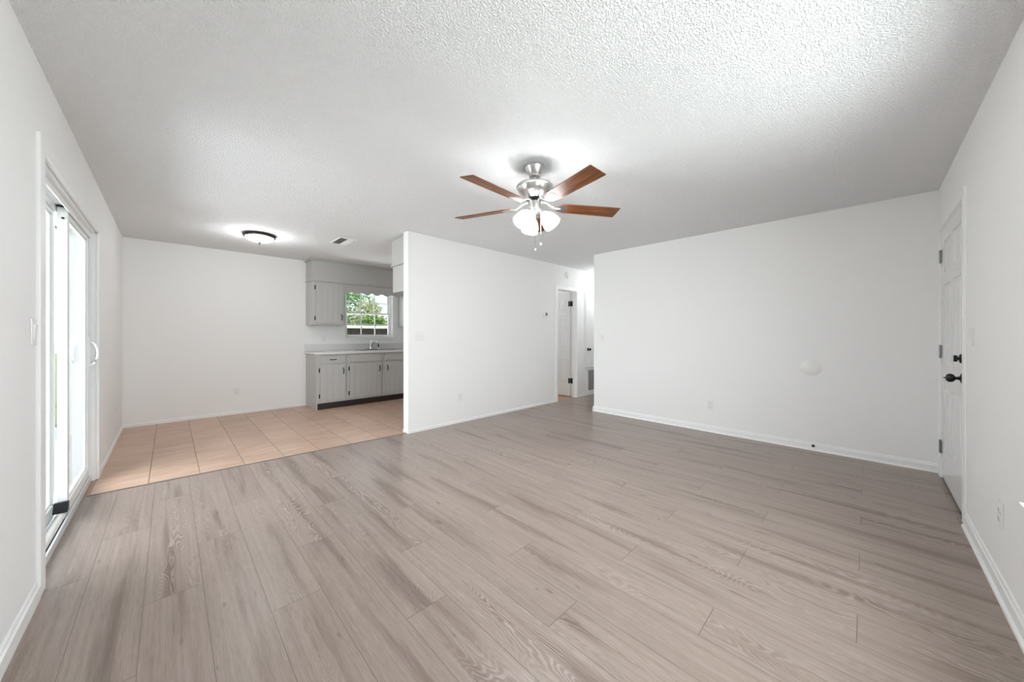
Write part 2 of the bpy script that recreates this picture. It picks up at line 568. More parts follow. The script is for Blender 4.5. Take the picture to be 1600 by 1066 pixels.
struct('trim_1', MB().prism([(-0.435, 4.018), (2.045, 3.897), (2.045, 3.915), (-0.435, 4.036)], 'z', -0.01, 0.005), M_STRIP, bevel=0.002)
struct('trim_2', MB().prism([(-0.58, 4.04), (-0.435, 4.036), (-0.435, SL1), (-0.58, SL1)], 'z', -0.08, 0.0), M_SADDLE)
struct('ceiling', MB().box(XL - T, 8.1, YR - T, YK + T, H, H + 0.12), M_CEIL)
struct('roof_sunshade', MB().box(-1.3, 8.9, -1.25, 7.45, H + 0.14, H + 0.32), M_ROOF)  # unseen slab, overhang added to keep sun out of the front window

struct('wall_left', wall_x(XL - T, XL, YR - T, YK + T, -0.1, H + 0.01, [(SL0, SL1, -0.1, SLZ)]), M_WALL)
struct('wall_right', wall_y(YR - T, YR, XL, XB + 0.12, -0.1, H + 0.01, [FW, (ED0, ED1, -0.1, EDZ)]), M_WALL)
struct('wall_back', MB().box(XB, XB + 0.12, YR, YH, -0.1, H + 0.01).box(XB + 0.12, 8.1, YH - 0.12, YH, -0.1, H + 0.01), M_WALL)
struct('wall_middle', wall_y(YM, YMB, XM0, 8.1, -0.1, H + 0.01, [(HD0, HD1, -0.1, HDZ)]), M_WALL)
struct('wall_hall_end', MB().box(8.0, 8.1, YH, YM, -0.1, H + 0.01), M_WALL)
struct('wall_kitchen', wall_y(YK, YK + T, XL, 6.3, -0.1, H + 0.01, [KW]), M_WALL)
struct('wall_kitchen_side', MB().box(4.30, 4.40, YMB, YK, -0.1, H + 0.01), M_WALL)
struct('wall_hall_room', MB().box(5.75, 5.85, YMB, YK, -0.1, H + 0.01), M_WALL)


def baseboard(name, axis, fixed, a, b, sign, h=0.085, t=0.013, shoe=True):
    """profiled board against a wall; axis it runs along, sign = room side"""
    f = fixed
    prof = [(0, 0), (t, 0), (t, h * 0.72), (t * 0.6, h * 0.80), (t * 0.55, h * 0.92), (t * 0.2, h), (0, h)]
    pts = [(f + sign * (p[0] - 0.001), p[1]) for p in prof]
    mb = MB()
    mb.prism(pts, 'y' if axis == 'y' else 'x', a, b)
    if shoe and h > 0.05:
        s = [(f + sign * (t - 0.002), 0.0), (f + sign * (t + 0.010), 0.0), (f + sign * (t + 0.008), 0.010), (f + sign * (t - 0.002), 0.018)]
        mb.prism(s, 'y' if axis == 'y' else 'x', a, b)
    return struct(name, mb, M_TRIM)


baseboard('baseboard_left', 'y', XL, YR, SL0 - 0.085, 1, 0.085, 0.015, False)
baseboard('baseboard_left.001', 'y', XL, SL1 + 0.085, YK, 1, 0.045, 0.010, False)
baseboard('baseboard_right', 'x', YR, XL, ED0 - 0.075, 1, 0.090)
baseboard('baseboard_back', 'y', XB, YR, YH + 0.013, -1, 0.080)
baseboard('baseboard_back.001', 'x', YH, XB - 0.022, 8.0, 1, 0.080)
baseboard('baseboard_middle', 'x', YM, XM0, HD0 - 0.07, -1, 0.040, 0.009, False)
baseboard('baseboard_middle.001', 'x', YM, HD1 + 0.065, 8.0, -1, 0.045, 0.009, False)
baseboard('baseboard_kitchen', 'x', YK, XL, 1.645, -1, 0.045, 0.010, False)
baseboard('baseboard_wall_end', 'y', XM0, YM, YMB, -1, 0.040, 0.009, False)

# ------------------------------------------------------------------ sliding patio door
d1 = struct_root('door_1', (XL, SL0, 0), label='white sliding glass patio door in the wall beside the kitchen tile')
CT = 0.014
mb = MB()
cw = 0.085
mb.box(XL - 0.002, XL + CT, SL0 - cw, SL0 + 0.004, 0, SLZ + 0.075)
mb.box(XL - 0.002, XL + CT, SL1 - 0.004, SL1 + 0.072, 0, SLZ + 0.075)
mb.box(XL - 0.002, XL + CT, SL0 + 0.004, SL1 - 0.004, SLZ - 0.004, SLZ + 0.075)
mb.build('door_casing', M_TRIM, d1, bevel=0.005)
# aluminium frame: head with channels, jambs, sill with rails
mb = MB()
mb.box(-0.585, -0.436, SL0, SL0 + 0.022, 0, SLZ)
mb.box(-0.585, -0.436, SL1 - 0.022, SL1, 0, SLZ)
mb.box(-0.585, -0.436, SL0, SL1, SLZ - 0.018, SLZ)
for xa, xb in ((-0.4635, -0.457), (-0.5215, -0.514), (-0.585, -0.578)):
    mb.box(xa, xb, SL0 + 0.022, SL1 - 0.022, SLZ - 0.058, SLZ - 0.018)
mb.build('door_frame', M_VINYL, d1, bevel=0.0015)
mb = MB()
mb.box(-0.600, -0.454, SL0, SL1, 0.0, 0.014)
for xa, xb, zt in ((-0.464, -0.454, 0.045), (-0.5215, -0.515, 0.034), (-0.600, -0.590, 0.034)):
    mb.box(xa, xb, SL0, SL1, 0.014, zt)
for xc in (-0.489,):
    mb.box(xc - 0.002, xc + 0.002, SL0 + .02, SL1 - .02, 0.014, 0.026)
mb.build('sill_track', M_ALU, d1, bevel=0.001)
MB().box(-0.513, -0.465, SL0 + 0.02, SL1 - 0.02, 0.0141, 0.0165).build('track_channel', M_TRACKDARK, d1)  # dark strip standing in for the shade down in the track channel


def glass_panel(name, x0, x1, y0, y1, z0, z1, st=0.052, rail=0.06, rail_b=0.085):
    mb = MB()
    mb.box(x0, x1, y0, y0 + st, z0, z1)
    mb.box(x0, x1, y1 - st, y1, z0, z1)
    mb.box(x0, x1, y0 + st, y1 - st, z1 - rail, z1)
    mb.box(x0, x1, y0 + st, y1 - st, z0, z0 + rail_b)
    p = mb.build(name, M_VINYL, d1, bevel=0.003)
    xm = (x0 + x1) / 2
    mb = MB()
    for (a, b, c, d) in ((y0 + st, y0 + st + .012, z0 + rail_b, z1 - rail), (y1 - st - .012, y1 - st, z0 + rail_b, z1 - rail), (y0 + st, y1 - st, z1 - rail - .012, z1 - rail), (y0 + st, y1 - st, z0 + rail_b, z0 + rail_b + .012)):
        mb.box(xm - 0.010, xm + 0.010, a, b, c, d)
    mb.build('glazing_bead', M_VINYL, p, bevel=0.002)
    MB().box(xm - 0.003, xm + 0.003, y0 + st, y1 - st, z0 + rail_b, z1 - rail).build('glass_pane', M_GLASS, p)
    return p


glass_panel('fixed_panel', -0.566, -0.524, SL0 + 0.022, 3.650, 0.034, SLZ - 0.02)
slider = glass_panel('sliding_panel', -0.510, -0.467, 3.600, SL1 - 0.024, 0.028, SLZ - 0.022)
# interior pull handle on the far stile, exterior pull through the glass
for sx, x in ((1, -0.467), (-1, -0.510)):
    yh = SL1 - 0.05
    mb = MB()
    mb.box(x if sx > 0 else x - .006, x + .006 if sx > 0 else x, yh - 0.018, yh + 0.018, 0.90, 1.18)
    pts = [(x, yh, 0.945)] + [(x + sx * 0.050 * math.sin(t), yh, 1.04 - 0.100 * math.cos(t)) for t in [PI * i / 12 for i in range(2, 11)]] + [(x, yh, 1.135)]
    mb.tube(pts, 0.0085, 10)
    mb.build('pull_handle', M_VINYL, slider, smooth=True)
# roller covers on the near stile
MB().box(-0.492, -0.480, 3.592, 3.601, 1.930, 1.942).build('roller_screw', M_BLACK, slider, bevel=0.003)
MB().box(-0.511, -0.468, 3.590, 3.612, SLZ - 0.030, SLZ - 0.022).build('roller_guide', M_BLACK, slider)
mb = MB()
mb.frustum([(-0.520, 3.540, 0.070), (-0.460, 3.540, 0.070), (-0.460, 3.598, 0.070), (-0.520, 3.598, 0.070)],
           [(-0.520, 3.572, 0.128), (-0.460, 3.572, 0.128), (-0.460, 3.598, 0.128), (-0.520, 3.598, 0.128)])
mb.build('roller_boot', M_BLACK, slider, bevel=0.002)
# security bar
bar = thing('security_bar', 'white plastic pipe lying in the sliding door track as a security bar', 'security bar', (-0.489, 3.14, 0.026))
MB().tube([(-0.489, SL0 + 0.024, 0.048), (-0.489, 3.555, 0.048)], 0.0195, 20).build('pipe', M_PVC, bar, smooth=True)
MB().tube([(-0.489, 3.540, 0.048), (-0.489, 3.558, 0.048), (-0.489, 3.570, 0.048)], [0.0225, 0.0225, 0.018], 20).build('end_cap', M_PVC, bar, smooth=True)

# ------------------------------------------------------------------ six panel doors


def six_panel(name, w, h, t, m, parent, mirror=1):
    """leaf in local coords: x 0..w, y 0..t (face on y=0 side and y=t side), z 0..h"""
    st, mul = 0.115 * w / 0.9, 0.10 * w / 0.9
    rows = [(0.24, 0.24 + 0.51 * h / 2.03), (0.24 + 0.51 * h / 2.03 + 0.18, h - 0.11 - 0.25 - 0.10), (h - 0.11 - 0.25, h - 0.11)]
    pw = (w - 2 * st - mul) / 2
    cols = [(st, st + pw), (st + pw + mul, w - st)]
    mb = MB()
    d = 0.008
    mb.box(0.0005, w - 0.0005, d, t - d, 0.0005, h - 0.0005)
    for y0, y1 in ((0, d + .0005), (t - d - .0005, t)):
        mb.box(0, st, y0, y1, 0, h); mb.box(w - st, w, y0, y1, 0, h)
        mb.box(cols[0][1], cols[1][0], y0, y1, 0, h)
        zs = [0] + [z for r in rows for z in r] + [h]
        for a, b in zip(zs[::2], zs[1::2]):
            for c0, c1 in cols: mb.box(c0, c1, y0, y1, a, b)
    leaf = mb.build(name, m, parent, world=False)
    for face in (0, 1):
        for (z0, z1) in rows:
            for (x0, x1) in cols:
                yb = d if face == 0 else t - d
                yt = 0.0015 if face == 0 else t - 0.0015
                g, e = 0.012, 0.034
                MBp = MB().frustum([(x0 + g, yb, z0 + g), (x1 - g, yb, z0 + g), (x1 - g, yb, z1 - g), (x0 + g, yb, z1 - g)],
                                   [(x0 + e, yt, z0 + e), (x1 - e, yt, z0 + e), (x1 - e, yt, z1 - e), (x0 + e, yt, z1 - e)])
                MBp.build('raised_panel', m, leaf, world=False)
    return leaf


def knob(mbm, M, finial=True):
    prof = [(0.033, 0), (0.034, 0.004), (0.026, 0.008), (0.013, 0.012), (0.010, 0.020), (0.010, 0.029), (0.018, 0.032), (0.025, 0.038), (0.0285, 0.047), (0.0285, 0.053), (0.025, 0.062), (0.017, 0.068), (0.005, 0.071)]
    prof += [(0.004, 0.075), (0.0, 0.083)] if finial else [(0, 0.073)]
    mbm.lathe(prof, 28, M, cap=True)


# entry door (hinged at the back corner, opens inwards)
d2 = struct_root('door_2', (ED0 + 0.025, YR, 0), label='white six panel front door beside the back corner')
w_e = ED1 - ED0 - 0.04
lf = six_panel('door_leaf', w_e, 2.03, 0.044, M_DOOR, d2)
lf.location = (0, -0.046, 0.024)
mb = MB()
mb.box(ED0, ED0 + 0.022, YR - T, YR, 0, EDZ); mb.box(ED1 - 0.013, ED1, YR - T, YR, 0, EDZ)
mb.box(ED0 + 0.022, ED1 - 0.013, YR - T, YR, EDZ - 0.012, EDZ)
mb.box(ED0 + 0.022, ED0 + 0.034, YR - 0.075, YR - 0.0605, 0.02, EDZ - 0.012)
mb.build('door_jamb', M_TRIM, d2)
mb = MB()
mb.box(ED0 - 0.056, ED0 + 0.012, YR - 0.002, YR + 0.010, 0, EDZ + 0.062)
mb.box(ED1 - 0.004, ED1 + 0.060, YR - 0.002, YR + 0.010, 0, EDZ + 0.062)
mb.box(ED0 + 0.012, ED1 - 0.004, YR - 0.002, YR + 0.010, EDZ - 0.004, EDZ + 0.062)
mb.build('door_casing', M_TRIM, d2, bevel=0.004)
MB().box(ED0 + 0.022, ED1 - 0.013, YR - T, YR - 0.005, 0, 0.016).build('threshold', M_HINGE, d2, bevel=0.004)
MB().box(ED0 + 0.024, ED1 - 0.015, YR - 0.046, YR - 0.040, 0.016, 0.026).build('door_sweep', M_TRACKDARK, d2)
for z in (0.262, 1.052, 1.842):
    mb = MB()
    xh = ED1 - 0.014
    mb.box(xh - 0.030, xh + 0.030, YR - 0.002, YR + 0.0035, z - 0.051, z + 0.051)
    for k in range(5):
        mb.lathe([(0.0065, 0), (0.0065, 0.019)], 12, Matrix.Translation((xh, YR + 0.008, z - 0.051 + k * 0.0206)))
    mb.lathe([(0.004, -.004), (0.004, 0.108)], 10, Matrix.Translation((xh, YR + 0.008, z - 0.052)))
    mb.build('hinge', M_HINGE, d2, smooth=True)
RX = Matrix.Rotation(-PI / 2, 4, 'X')
mb = MB(); knob(mb, Matrix.Translation((3.698, YR - 0.003, 0.905)) @ RX)
mb.build('door_knob', M_BLACK, d2, smooth=True)
mb = MB(); mb.lathe([(0.031, 0), (0.031, 0.006), (0.026, 0.013), (0.012, 0.014), (0.010, 0.024)], 28, Matrix.Translation((3.698, YR - 0.003, 1.035)) @ RX)
mb.box(3.698 - 0.010, 3.698 + 0.010, YR + 0.018, YR + 0.034, 1.035 - 0.021, 1.035 + 0.021)
mb.build('deadbolt_turn', M_BLACK, d2, smooth=True)

# hall door: opening in the middle wall, leaf swung into the room beyond
d3 = struct_root('door_3', (HD1, YMB, 0), label='white six panel hall door swung open into the next room')
lf = six_panel('door_leaf', HD1 - HD0 - 0.03, 1.985, 0.035, M_DOOR, d3)
lf.rotation_euler = (0, 0, math.radians(90)); lf.location = (-0.006, 0.010, 0.016)
mb = MB()
mb.box(HD0, HD0 + 0.014, YM, YMB, 0, HDZ); mb.box(HD1 - 0.014, HD1, YM, YMB, 0, HDZ)
mb.box(HD0 + .014, HD1 - .014, YM, YMB, HDZ - 0.014, HDZ)
mb.box(HD1 - 0.024, HD1 - 0.014, YM + 0.03, YM + 0.075, 0, HDZ - .014)
mb.build('door_jamb', M_TRIM, d3)
mb = MB()
for a, b in ((HD0 - 0.055, HD0 + 0.006), (HD1 - 0.006, HD1 + 0.055)):
    mb.box(a, b, YM - 0.013, YM + .001, 0, HDZ + 0.055)
mb.box(HD0 + .006, HD1 - .006, YM - 0.013, YM + .001, HDZ - 0.006, HDZ + 0.055)
mb.build('door_casing', M_TRIM, d3, bevel=0.003)
for z in (0.307, 1.786):
    mb = MB()
    mb.box(HD1 - 0.020, HD1 - 0.013, YMB - 0.040, YMB + 0.004, z - 0.050, z + 0.050)
    mb.tube([(HD1 - 0.022, YMB + 0.004, z - 0.050), (HD1 - 0.022, YMB + 0.004, z + 0.050)], 0.010, 12)
    mb.box(HD1 - 0.044, HD1 - 0.0405, YMB + 0.008, YMB + 0.045, z - 0.050, z + 0.050)
    mb.build('hinge', M_BLACK, d3)

# closet door in the hall above the return-air grille
d4 = struct_root('door_4', (5.80, YM, 0.57), label='flat white closet door above the return grille in the hallway')
CX0, CX1, CZ0, CZ1 = 5.80, 6.42, 0.585, 2.015
MB().box(CX0, CX1, YM - 0.020, YM - 0.001, CZ0, CZ1).build('door_leaf', M_DOOR, d4, bevel=0.003)
mb = MB()
mb.box(CX0 - 0.030, CX0 - 0.004, YM - 0.012, YM + .001, CZ0 - 0.03, CZ1 + 0.03)
mb.box(CX1 + 0.004, CX1 + 0.03, YM - 0.012, YM + .001, CZ0 - 0.03, CZ1 + 0.03)
mb.box(CX0 - 0.004, CX1 + .004, YM - 0.012, YM + .001, CZ1 + 0.005, CZ1 + 0.03)
mb.box(CX0 - 0.004, CX1 + .004, YM - 0.030, YM + .001, CZ0 - 0.03, CZ0 - 0.005)
mb.build('door_casing', M_TRIM, d4, bevel=0.002)
mb = MB(); mb.lathe([(0.030, 0), (0.031, 0.005), (0.014, 0.012), (0.011, 0.030), (0.024, 0.042), (0.028, 0.052), (0.022, 0.064), (0, 0.068)], 24, Matrix.Translation((CX0 + 0.07, YM - 0.019, 0.905)) @ Matrix.Rotation(PI / 2, 4, 'X'))
mb.build('door_knob', M_BLACK, d4, smooth=True)

g = thing('return_air_grille', 'grey return-air grille with white frame low on the hallway wall', 'air grille', (6.14, YM, 0.06))
mb = MB()
GX0, GX1, GZ0, GZ1 = 5.865, 6.42, 0.062, 0.520
for a in ((GX0, GX0 + .03, GZ0, GZ1), (GX1 - .03, GX1, GZ0, GZ1), (GX0 + .03, GX1 - .03, GZ0, GZ0 + .03), (GX0 + .03, GX1 - .03, GZ1 - .03, GZ1)):
    mb.box(a[0], a[1], YM - 0.012, YM - 0.0005, a[2], a[3])
mb.build('frame', M_TRIM, g, bevel=0.002)
mb = MB()
MB().box(GX0 + .03, GX1 - .03, YM - 0.003, YM - 0.0008, GZ0 + .03, GZ1 - .03).build('backing', M_GRILLE, g)
z = GZ0 + 0.036
while z < GZ1 - 0.04:
    mb.frustum([(GX0 + .03, YM - 0.010, z), (GX1 - .03, YM - 0.010, z), (GX1 - .03, YM - 0.009, z + .002), (GX0 + .03, YM - 0.009, z + .002)],
               [(GX0 + .03, YM - 0.004, z + .008), (GX1 - .03, YM - 0.004, z + .008), (GX1 - .03, YM - 0.003, z + .010), (GX0 + .03, YM - 0.003, z + .010)])
    z += 0.0125
mb.build('louvers', M_GRILLE, g)

# ------------------------------------------------------------------ windows


def hung_window(root, axis_y0, axis_y1, x0, x1, z0, z1, cols, glass_y):
    """double-hung window in an XZ opening between two y planes"""
    fr = 0.028
    ya, yb = axis_y0, axis_y1
    mb = MB()
    mb.box(x0, x0 + fr, ya, yb, z0, z1); mb.box(x1 - fr, x1, ya, yb, z0, z1)
    mb.box(x0 + fr, x1 - fr, ya, yb, z1 - fr, z1); mb.box(x0 + fr, x1 - fr, ya, yb, z0, z0 + fr)
    mb.build('window_frame', M_VINYL, root, bevel=0.002)
    zm = (z0 + z1) / 2
    for k, (a, b) in enumerate(((z0 + fr, zm + 0.016), (zm - 0.016, z1 - fr))):
        gy = glass_y + (0.016 if k else -0.016) * (1 if yb > ya else -1)
        s = 0.030
        mb = MB()
        xa, xb = x0 + fr, x1 - fr
        mb.box(xa, xa + s, gy - 0.014, gy + 0.014, a, b); mb.box(xb - s, xb, gy - 0.014, gy + 0.014, a, b)
        mb.box(xa + s, xb - s, gy - 0.014, gy + 0.014, a, a + s); mb.box(xa + s, xb - s, gy - 0.014, gy + 0.014, b - s, b)
        sash = mb.build('window_sash', M_VINYL, root, bevel=0.002)
        mb = MB()
        iw = xb - xa - 2 * s
        for i in range(1, cols):
            xc = xa + s + iw * i / cols
            mb.box(xc - 0.008, xc + 0.008, gy - 0.010, gy + 0.010, a + s, b - s)
        zc = (a + b) / 2
        mb.box(xa + s, xb - s, gy - 0.0098, gy + 0.0098, zc - 0.008, zc + 0.008)
        mb.build('muntins', M_VINYL, sash)
        MB().box(xa + s, xb - s, gy - 0.002, gy + 0.002, a + s, b - s).build('glass_pane', M_GLASS, sash)


w1 = struct_root('window_1', (KW[0], YK, KW[2]), label='white double-hung kitchen window over the sink')
hung_window(w1, YK + 0.055, YK + 0.135, KW[0], KW[1], KW[2], KW[3], 3, YK + 0.095)
mb = MB()
mb.box(KW[0] - 0.04, KW[1] + 0.045, YK - 0.018, YK + 0.055, KW[2] - 0.022, KW[2])
mb.build('window_sill', M_TRIM, w1, bevel=0.003)
mb = MB()
mb.box(KW[1], KW[1] + 0.045, YK - 0.010, YK + .001, KW[2], KW[3] + .04)
mb.box(KW[0] - 0.045, KW[0], YK - 0.010, YK + .001, KW[2], KW[3] + .04)
mb.box(KW[0], KW[1], YK - 0.010, YK + .001, KW[3], KW[3] + .04)
mb.build('window_casing', M_TRIM, w1, bevel=0.002)
w2 = struct_root('window_2', (FW[0], YR, FW[2]), label='white double-hung front window behind the camera')
xm = (FW[0] + FW[1]) / 2
hung_window(w2, YR - 0.055, YR - 0.135, FW[0], xm, FW[2], FW[3], 3, YR - 0.095)
hung_window(w2, YR - 0.055, YR - 0.135, xm, FW[1], FW[2], FW[3], 3, YR - 0.095)
MB().box(FW[0] - 0.04, FW[1] + 0.008, YR - 0.06, YR + 0.014, FW[2] - 0.020, FW[2] + 0.002).build('window_sill', M_TRIM, w2, bevel=0.003)

# ------------------------------------------------------------------ kitchen cabinets
YF = 6.075           # face of base cabinets
CB0 = 1.645


def pull(parent, x, y, z, vertical=True, L=0.085):
    """black arched pull standing off a face whose room side is -y"""
    mb = MB(); n = 9; pts = []
    for i in range(n):
        t = i / (n - 1); s = (t - 0.5) * L; d = 0.024 * math.sin(PI * t) ** 0.6
        pts.append((x, y - d, z + s) if vertical else (x + s, y - d, z))
    mb.tube(pts, [0.0045 + 0.0025 * math.sin(PI * i / (n - 1)) for i in range(n)], 8)
    for sgn in (-1, 1):
        c = (x, z + sgn * L / 2) if vertical else (x + sgn * L / 2, z)
        mb.box(c[0] - .008, c[0] + .008, y - 0.003, y, c[1] - .008, c[1] + .008)
    return mb.build('handle', M_BLACK, parent, smooth=True)


def cab_hinge(parent, x, y, z):
    mb = MB()
    mb.box(x - 0.014, x + 0.007, y - 0.0035, y, z - 0.032, z + 0.032)
    mb.tube([(x, y - 0.004, z - 0.034), (x, y - 0.004, z + 0.034)], 0.005, 8)
    return mb.build('hinge', M_BLACK, parent)


def board_front(name, root, x0, x1, z0, z1, yf, grooves=True):
    """overlay front with shallow vertical grooves, thickness 19 mm in front of yf"""
    mb = MB()
    t = 0.019
    mb.box(x0, x1, yf - t + 0.0025, yf, z0, z1)
    n = max(1, int(round((x1 - x0) / 0.085))) if grooves else 1
    for i in range(n):
        a = x0 + (x1 - x0) * i / n + (0.0012 if i else 0); b = x0 + (x1 - x0) * (i + 1) / n - (0.0012 if i < n - 1 else 0)
        mb.box(a, b, yf - t, yf - t + 0.0030, z0, z1)
    return mb.build(name, M_GREY, root, bevel=0.0008, segs=1)


def base_cabinet(label, x0, x1, units, end=False):
    """units: (door x0, x1, hinge side, has drawer pull)"""
    root = thing('base_cabinet', label, 'cabinet', ((x0 + x1) / 2, (YF + YK) / 2, 0))
    mb = MB()
    mb.box(x0, x1, YF, YF + 0.020, 0.10, 0.875)
    mb.box(x0, x0 + 0.018, YF + 0.020, YK - 0.001, 0.10, 0.875); mb.box(x1 - 0.018, x1, YF + 0.020, YK - 0.001, 0.10, 0.875)
    mb.box(x0 + 0.018, x1 - 0.018, YF + 0.020, YK - 0.001, 0.10, 0.118); mb.box(x0 + 0.018, x1 - 0.018, YK - 0.008, YK - 0.001, 0.118, 0.875)
    if end:
        mb.box(x0, x0 + 0.018, YF + 0.0005, YK - 0.001, 0, 0.10)
    mb.build('body', M_GREY, root, bevel=0.001)
    MB().box(x0 + (0.018 if end else 0), x1, YF + 0.012, YK - 0.001, 0.0, 0.0995).build('toe_kick', M_TOE, root)
    for a, b, side, drawer in units:
        f = board_front('drawer_front' if drawer else 'false_front', root, a, b, 0.735, 0.850, YF, False)
        if drawer: pull(f, (a + b) / 2, YF - 0.019, 0.79, False)
        d = board_front('door', root, a, b, 0.130, 0.710, YF)
        hx = a if side == 'l' else b
        px = b - 0.035 if side == 'l' else a + 0.035
        pull(d, px, YF - 0.019, 0.600)
        for z in (0.215, 0.625): cab_hinge(d, hx + (-.003 if side == 'l' else .003), YF - 0.003, z)
    return root


base_cabinet('grey end base cabinet with a drawer above one grooved door', CB0, 2.115, [(1.700, 2.082, 'l', True)], True)
base_cabinet('grey sink base cabinet with two doors under blank false fronts', 2.1155, 3.345, [(2.150, 2.690, 'l', False), (2.765, 3.310, 'r', False)])
base_cabinet('grey base cabinet beyond the sink base, in the kitchen corner', 3.3455, 4.299, [(3.380, 3.81, 'l', True), (3.84, 4.26, 'r', True)])

# worktop with rounded outer corner, hole for the sink
ct = thing('countertop', 'light grey laminate countertop with backsplash under the kitchen window', 'countertop', (2.9, 6.35, 0.876))
CY0 = YF - 0.035
SK = (2.36, 3.10, 6.16, 6.52)
mb = MB()
x0 = CB0 - 0.025
R = 0.10
out = [(x0, YK - 0.001), (x0, CY0 + R)] + [(x0 + R - R * math.cos(a), CY0 + R - R * math.sin(a)) for a in [PI / 2 * i / 6 for i in range(1, 6)]] + [(x0 + R, CY0), (SK[0], CY0), (SK[0], YK - 0.001)]
mb.prism(out, 'z', 0.876, 0.914)
mb.box(SK[1], 4.299, CY0, YK - 0.001, 0.876, 0.914)
mb.box(SK[0], SK[1], CY0, SK[2], 0.876, 0.914); mb.box(SK[0], SK[1], SK[3], YK - 0.001, 0.876, 0.914)
mb.build('worktop', M_COUNTER, ct, bevel=0.004)
MB().box(x0, 4.299, YK - 0.020, YK - 0.001, 0.9145, 1.030).build('backsplash', M_COUNTER, ct, bevel=0.003)
sk = thing('kitchen_sink', 'stainless steel sink set into the grey countertop', 'sink', (2.73, 6.34, 0.914))
mb = MB()
a, b, c, d = SK
mb.box(a - .02, b + .02, c - .02, c + .012, .9145, .919); mb.box(a - .02, b + .02, d - .012, d + .05, .9145, .919)
mb.box(a - .02, a + .012, c + .012, d - .012, .9145, .919); mb.box(b - .012, b + .02, c + .012, d - .012, .9145, .919)
mb.build('rim', M_STEEL, sk, bevel=0.002)
mb = MB()
for p, q in ((a + .012, (a + b) / 2 - .01), ((a + b) / 2 + .01, b - .012)):
    mb.box(p, p + .003, c + .012, d - .012, .76, .9145); mb.box(q - .003, q, c + .012, d - .012, .76, .9145)
    mb.box(p, q, c + .012, c + .015, .76, .9145); mb.box(p, q, d - .015, d - .012, .76, .9145); mb.box(p, q, c + .012, d - .012, .757, .76)
mb.build('basin', M_STEEL, sk)
fx_, fy_ = 2.700, 6.545
fc = thing('kitchen_faucet', 'chrome single-lever faucet behind the sink', 'faucet', (fx_, fy_, 0.919))
mb = MB()
mb.lathe([(0.028, 0), (0.028, 0.006), (0.021, 0.012), (0.020, 0.055), (0.015, 0.075), (0, 0.078)], 24, Matrix.Translation((fx_, fy_, 0.9195)))
mb.box(fx_ - 0.11, fx_ + 0.11, fy_ - 0.024, fy_ + 0.024, 0.9195, 0.926)
mb.build('base', M_CHROME, fc, smooth=True)
mb = MB()
mb.tube([(fx_, fy_, 0.955), (fx_ + 0.01, fy_ - 0.03, 1.00), (fx_ + 0.028, fy_ - 0.08, 1.045), (fx_ + 0.045, fy_ - 0.13, 1.062), (fx_ + 0.06, fy_ - 0.17, 1.050), (fx_ + 0.068, fy_ - 0.19, 1.025)], [.016, .015, .014, .013, .013, .014], 14)
mb.build('spout', M_CHROME, fc, smooth=True)
mb = MB(); mb.tube([(fx_, fy_, 0.990), (fx_ - 0.010, fy_ + 0.01, 1.03), (fx_ + 0.015, fy_ - 0.01, 1.085)], [.012, .009, .006], 12)
mb.build('lever', M_CHROME, fc, smooth=True)
sp = thing('side_sprayer', 'slim chrome side sprayer standing beside the faucet', 'sprayer', (2.845, fy_, 0.919))
MB().lathe([(0.020, 0), (0.020, 0.004), (0.013, 0.010), (0.011, 0.030)], 20, Matrix.Translation((2.845, fy_, 0.9195))).build('holder', M_CHROME, sp, smooth=True)
MB().lathe([(0.009, 0.026), (0.009, 0.055), (0.013, 0.075), (0.013, 0.092), (0, 0.096)], 20, Matrix.Translation((2.845, fy_, 0.9195))).build('spray_head', M_BLACK, sp, smooth=True)

YU = 6.325           # face of the wall cabinets
SOF = 2.078          # underside of the boxed-in soffit


def soffit(name, x0, x1, y0, y1, faces):
    """boxed soffit with cap moulding below and crown above; faces: exposed sides '-x','-y'"""
    mb = MB()
    mb.box(x0, x1, y0, y1, SOF, H)
    ex = {'-x': -1 if '-x' in faces else 0, '-y': -1 if '-y' in faces else 0, '+y': 1 if '+y' in faces else 0}
    for (za, zb, d) in ((H - 0.016, H - 0.0005, 0.030), (H - 0.032, H - 0.016, 0.018), (SOF - 0.008, SOF + 0.006, 0.014), (SOF + 0.006, SOF + 0.016, 0.008)):
        mb.box(x0 + ex['-x'] * d, x1, y0 + ex['-y'] * d, y1 + ex['+y'] * d, za, zb)
    return struct(name, mb, M_GREY, bevel=0.003)


soffit('trim_3', CB0, 4.299, YU, YK - 0.001, ('-x', '-y'))
soffit('trim_4', 2.062, 4.299, YMB + 0.001, 4.325, ('-x', '+y'))


def wall_cabinet(label, x0, x1, z0, doors, zt=SOF - 0.0085, y0=YU, y1=YK - 0.001, face='-y'):
    root = thing('wall_cabinet', label, 'cabinet', ((x0 + x1) / 2, (y0 + y1) / 2, z0))
    mb = MB(); mb.box(x0, x1, y0, y1, z0, zt)
    mb.build('body', M_GREY, root, bevel=0.0015)
    if face == '-y':
        for a, b, side in doors:
            d = board_front('door', root, a, b, z0 + 0.025, zt - 0.020, y0)
            hx = a if side == 'l' else b
            px = b - 0.035 if side == 'l' else a + 0.035
            pull(d, px, y0 - 0.019, z0 + 0.135)
            for z in (z0 + 0.11, zt - 0.10): cab_hinge(d, hx + (-.003 if side == 'l' else .003), y0 - 0.003, z)
    else:
        for a, b, side in doors:
            mb = MB(); mb.box(a, b, y1, y1 + 0.019, z0 + 0.02, zt - 0.02)
            d = mb.build('door', M_GREY, root, bevel=0.001)
            px = b - 0.035 if side == 'l' else a + 0.035
            mb = MB(); mb.tube([(px, y1 + 0.019, z0 + .06), (px, y1 + 0.040, z0 + .075), (px, y1 + 0.040, z0 + .13), (px, y1 + 0.019, z0 + .145)], 0.006, 8)
            mb.build('handle', M_BLACK, d, smooth=True)
    return root


